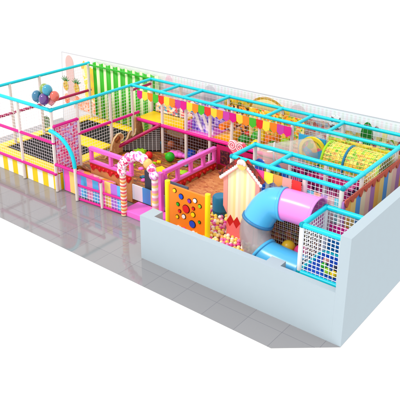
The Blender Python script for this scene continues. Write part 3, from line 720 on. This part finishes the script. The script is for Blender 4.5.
o = MB().box(-2.66, -1.0, 2.47, 2.5, .9, 2.3).build('berry_sheet', mat_cells('berry_print', [(224, 40, 124), (170, 24, 84), (70, 20, 60), (244, 110, 170), (196, 30, 110)], 8, rand=.5)); tag(o, 'dark berry and magenta print sheet at the back of the tower', 'sheet')
wv = [(-3.6, 1.42)]+[(-3.6+k*.08, 2.14+.07*math.sin(k*1.1)) for k in range(12)]+[(-2.72, 1.42)]
o = MB().prism([(x, 2.36, z) for x, z in wv], (0, .04, 0)).build('wave_board', mat('wave_blue', (24, 96, 190), .35, vary=.1)); tag(o, 'wavy edged blue board in the left bay of the tower', 'board')
o = MB().disc((-3.1, 2.34, 1.95), (0, -1, 0), .16, .03, 18, sx=1.5).build('leaf_badge', mat_cells('leaf_badge', [(50, 90, 40), (150, 140, 50), (110, 60, 40)], 12)); tag(o, 'oval green and brown badge in front of the wavy blue board', 'badge')
o = MB().box(-2.62, -1.3, 1.56, 1.59, .6, 1.33).build('fruit_sheet', mat_cells('fruit_print', [(70, 20, 20), (130, 34, 26), (40, 60, 30), (90, 30, 60), (190, 90, 60), (30, 24, 24)], 7)); tag(o, 'dark fruit print sheet behind the tube slide', 'sheet')
mb = MB().net((-2.62, 1.53, .6), (1.32, 0, 0), (0, 0, .73), .1, .006)
o = mb.build('fruit_net', mat('gold_cord', (214, 190, 130), .8)); tag(o, 'straw coloured net stretched in front of the fruit print sheet', 'net')
o = MB().box(-2.7, -.98, 1.56, 1.58, 1.44, 2.2).build('rainbow_sheet', mat_stripes('rainbow_sheet', [(250, 200, 200), (120, 220, 236), (240, 190, 150), (196, 170, 220)], .16, 'x')); tag(o, 'pastel striped sheet on the front of the tower under the flags', 'sheet')

# clear tunnel + blue panel behind tower
t = thing('bubble_tunnel', 'clear tunnel leading to a round yellow window in a blue panel', 'tunnel', (-3, 3.6, 1.9))
bx0, bx1 = -3.42, -2.66
bp = MB().box(bx0, bx1, 4.06, 4.1, 1.42, 2.36).build('blue_panel', mat('bright_blue_panel', (40, 160, 214), .4, vary=.05), t)
c = Vector((-2.98, 4.04, 2.02))
mb = MB(); n = 28
ro, ri = .37, .29
A = [mb.bm.verts.new((c.x+math.cos(2*PI*k/n)*ro, c.y, c.z+math.sin(2*PI*k/n)*ro)) for k in range(n)]
B = [mb.bm.verts.new((c.x+math.cos(2*PI*k/n)*ri, c.y, c.z+math.sin(2*PI*k/n)*ri)) for k in range(n)]
A2 = [mb.bm.verts.new(v.co-Vector((0, .06, 0))) for v in A]; B2 = [mb.bm.verts.new(v.co-Vector((0, .06, 0))) for v in B]
for k in range(n):
    j = (k+1) % n
    mb.bm.faces.new((A2[k], A2[j], B2[j], B2[k])); mb.bm.faces.new((A[k], A[j], A2[j], A2[k])); mb.bm.faces.new((B[k], B[j], B2[j], B2[k])); mb.bm.faces.new((A[k], A[j], B[j], B[k]))
mb.build('yellow_ring', mat('ring_yellow', (236, 214, 40), .35), t)
MB().disc((c.x, c.y+.015, c.z), (0, -1, 0), .288, .02, 28).build('window_disc', mat_cells('window_candy', [(250, 214, 90), (70, 170, 220), (236, 110, 150), (140, 190, 60), (240, 180, 120)], 6), t)
MB().tube([(-2.98, 3.96, 2.02), (-3.12, 3.75, 2.0), (-3.4, 3.5, 1.95), (-3.8, 3.35, 1.88), (-4.1, 3.28, 1.82)], .33, 24, caps=False, radii=[.35, .36, .36, .33, .3]).build('clear_shell', mat_clear('clear_shell', (226, 214, 200), .38), t, True)
MB().tube([(-3.66, 3.41, 1.9), (-3.7, 3.39, 1.895)], .355, 24, caps=False).build('joint_ring', mat('ring_grey', (190, 190, 190), .4), t, True)
# fruit print net at right back
t = thing('orchard_net', 'yellow and green orchard print net closing the right part of the corridor', 'net', (-1.8, 4.2, 1.45))
MB().box(-2.66, -1.0, 4.2, 4.22, 1.48, 2.43).build('printed_sheet', mat_cells('orchard_net_print', [(228, 214, 50), (140, 206, 40), (240, 190, 60), (236, 226, 110), (110, 170, 40), (246, 214, 70), (206, 150, 60)], 13, sx=.8, sz=2.2), t)
MB().box(-2.66, -1.0, 4.165, 4.19, 1.45, 1.56).build('lower_strip', mat('wine_strip', (120, 24, 60), .5), t)
MB().box(-2.02, -1.94, 4.17, 4.196, 1.57, 2.3).build('blue_strap', TEAL, t)
MB().net((-2.66, 4.14, 1.45), (1.66, 0, 0), (0, 0, .98), .09, .006).build('cords', mat('yellow_cord', (236, 226, 130), .7), t)
t = thing('rope_tunnel', 'round yellow and green netted rope tunnel lying under the right top beams', 'tunnel', (-1.7, 3.8, 2.0))
ty, tz, tr = 3.82, 2.03, .41
OP = MATS['orchard_net_print']
for xa, xb in ((-2.42, -1.9), (-1.84, -1.02)):
    MB().tube([(xa, ty, tz), (xb, ty, tz)], tr, 36, caps=False).build('printed_section', OP, t, True)
mb = MB()
for k in range(30):
    a = 2*PI*k/30; mb.tube([(-2.42, ty+math.cos(a)*(tr+.012), tz+math.sin(a)*(tr+.012)), (-1.02, ty+math.cos(a)*(tr+.012), tz+math.sin(a)*(tr+.012))], .006, 4)
for k in range(17):
    x = -2.42+1.4*k/16; mb.tube([(x, ty+math.cos(2*PI*j/36)*(tr+.014), tz+math.sin(2*PI*j/36)*(tr+.014)) for j in range(37)], .006, 4)
mb.build('cords', MATS['yellow_cord'], t)
for x, m in ((-2.42, LIME), (-1.87, TEAL), (-1.02, LIME)):
    MB().tube([(x+.0, ty+math.cos(2*PI*j/36)*(tr+.01), tz+math.sin(2*PI*j/36)*(tr+.01)) for j in range(37)], .032, 8).build('hoop', m, t, True)
# side screen of right face
t = thing('gingerbread_side', 'striped orange, blue and cream side boards topped with red icing under the right beam', 'boards', (-.9, 3, 0))
MB().box(-.9, -.86, 1.45, 4.95, .02, 2.22).build('boards', mat_stripes('side_boards', [(255, 190, 80), (255, 216, 130), (84, 160, 236), (250, 230, 196), (250, 200, 190), (186, 120, 190)], .24, 'y'), t)
icing(t, ((-.858, 1.47, 2.27), (-.858, 4.93, 2.27)), (.03, 0, 0), .16, 16, mat('brick_icing', (206, 84, 60), .4, vary=.3, bscale=20))

# ------------------------------------------------------------------ tube slide
t = thing('tube_slide', 'pink, clear and sky blue tube slide bending down into the ball pit', 'tube slide', (-2.2, 1.1, .7))
def arcpts(P, n=6):
    out = []
    P = [Vector(p) for p in P]
    for i in range(len(P)-1):
        p0 = P[max(i-1, 0)]; p1 = P[i]; p2 = P[i+1]; p3 = P[min(i+2, len(P)-1)]
        for k in range(n):
            s = k/n
            out.append(.5*((2*p1)+(p2-p0)*s+(2*p0-5*p1+4*p2-p3)*s*s+(3*p1-p0-3*p2+p3)*s**3))
    out.append(P[-1]); return out
R = .345
full = arcpts([(-1.29, 1.22, 1.915), (-1.6, 1.22, 1.92), (-2.08, 1.18, 1.92), (-2.4, 1.14, 1.82), (-2.62, 1.04, 1.42), (-2.62, .95, 1.08), (-2.36, .86, .8), (-1.9, .85, .72), (-1.35, .85, .7)], 8)
def tubepart(i, j, m, name): return MB().tube(full[i:j+1], R, 32, caps=False).build(name, m, t, True)
def flange(i, m):
    a = full[i]; d = (full[min(i+1, len(full)-1)]-full[i-1]).normalized()
    o = MB().tube([a-d*.03, a+d*.03], R+.025, 32, caps=False).build('flange', m, t, True)
    md = o.modifiers.new('thick', 'SOLIDIFY'); md.thickness = .03; md.offset = -1
    return o

for a, b, m, nm in ((0, 16, TPINK, 'pink_section'), (16, 32, SKYB, 'upper_blue_bend'), (32, 48, mat_clear('clear_bend', (190, 186, 188), .4), 'clear_bend'), (48, 64, SKYB, 'lower_blue_section')):
    o = tubepart(a, b, m, nm)
    md = o.modifiers.new('thick', 'SOLIDIFY'); md.thickness = .012
flange(1, TPINK); flange(16, SKYB); flange(32, mat('flange_blue', (60, 130, 180), .3)); flange(48, SKYB)

# ------------------------------------------------------------------ front net cage
t = thing('ball_cage', 'small cyan railed net cage in the front right corner behind the low wall', 'net cage', (-.7, .9, .9))
x0, x1, y0, y1, z0, z1 = -1.2, -.3, .4, 1.38, 1.0, 2.05
for x, y in ((x0, y0), (x0, y1), (x1, y0), (x1, y1)): post(t, x, y, .3, z1-.02, .05, WHITE)
for z in (z0, z1):
    for a, b in (((x0, y0), (x1, y0)), ((x0, y1), (x1, y1)), ((x0, y0), (x0, y1)), ((x1, y0), (x1, y1))): rail(t, (*a, z), (*b, z), CYAN, .055)
for o_, U in (((x0, y0, z0), (x1-x0, 0, 0)), ((x0, y1, z0), (x1-x0, 0, 0)), ((x0, y0, z0), (0, y1-y0, 0)), ((x1, y0, z0), (0, y1-y0, 0))):
    MB().net(o_, U, (0, 0, z1-z0), .088, .0085).build('net', NETW, t)
MB().box(x0+.05, x1-.05, y0+.05, y1-.05, z0-.06, z0+.03).build('floor_pad', mat('cobalt_pad', (20, 84, 214), .4, vary=.15, bscale=12), t)
MB().box(x0+.06, x1-.06, y1+.06, y1+.09, z0+.04, 1.45).build('back_pad', mat('cage_blue', (40, 140, 214), .4, vary=.1), t)
MB().box(x0+.06, x1-.06, y1+.06, y1+.085, 1.452, 1.68).build('back_stripe', MAGENTA, t)
for i, (x, y, m, nm) in enumerate(((-.85, .75, GREEN, 'green'), (-.7, .62, LIME, 'lime'), (-.62, .82, mat('navy', (20, 24, 70), .4), 'navy'), (-.9, .95, SALMON, 'salmon'), (-.55, .6, YEL, 'yellow'))):
    o = MB().ball((x, y, 1.09), .075).build('play_ball', m, None, True, (x, y, 1.09)); tag(o, '%s play ball lying on the blue pad inside the front net cage' % nm, 'ball')
o = MB().box(-.85, -.24, 1.7, 5.2, .02, .9).build('filler_bench', mat_cells('flower_bench', [(240, 130, 40), (60, 60, 70), (240, 220, 210), (90, 160, 50), (214, 60, 60), (160, 160, 170)], 4)); tag(o, 'flower print padded bench between the side boards and the right wall', 'bench')
# little cactus seen through left net
t = thing('cactus_cutout', 'small green cactus board standing behind the trampoline net', 'cactus board', (-13.2, 3.8, 0))
MB().disc((-13.2, 3.8, .55), (.5, -.8, 0), .3, .05, 20, sx=.5).build('body', mat_cells('cactus_skin', [(90, 140, 80), (70, 120, 70), (130, 160, 110), (60, 90, 60)], 16), t)
MB().box(-13.23, -13.17, 3.78, 3.84, .0, .3).build('stem', LEAF, t)

# ------------------------------------------------------------------ light, world, camera
w = bpy.data.worlds.new('World'); S.world = w; w.use_nodes = True
bg = w.node_tree.nodes['Background']; bg.inputs[0].default_value = (1, 1, 1, 1); bg.inputs[1].default_value = 1.0
L = bpy.data.lights.new('key_light', 'SUN'); L.energy = 1.3; L.angle = math.radians(12); L.color = (1, .98, .95)
lo = bpy.data.objects.new('key_light', L); COL.objects.link(lo)
lo.rotation_euler = Vector((.4, .75, -1.0)).to_track_quat('-Z', 'Y').to_euler()

cam = bpy.data.cameras.new('camera'); co = bpy.data.objects.new('camera', cam); COL.objects.link(co)
co.location = (4.036, -9.488, 8.0)
a = math.radians(38.619); p = math.radians(21.848)
d = Vector((-math.sin(a)*math.cos(p), math.cos(a)*math.cos(p), -math.sin(p)))
co.rotation_euler = d.to_track_quat('-Z', 'Y').to_euler()
cam.sensor_width = 36; cam.lens = 641/400*36; cam.shift_x = 5/400; cam.shift_y = -49/400; cam.clip_end = 200
S.camera = co
S.view_settings.view_transform = 'Standard'; S.view_settings.look = 'None'; S.view_settings.exposure = 0.25; S.view_settings.gamma = 1
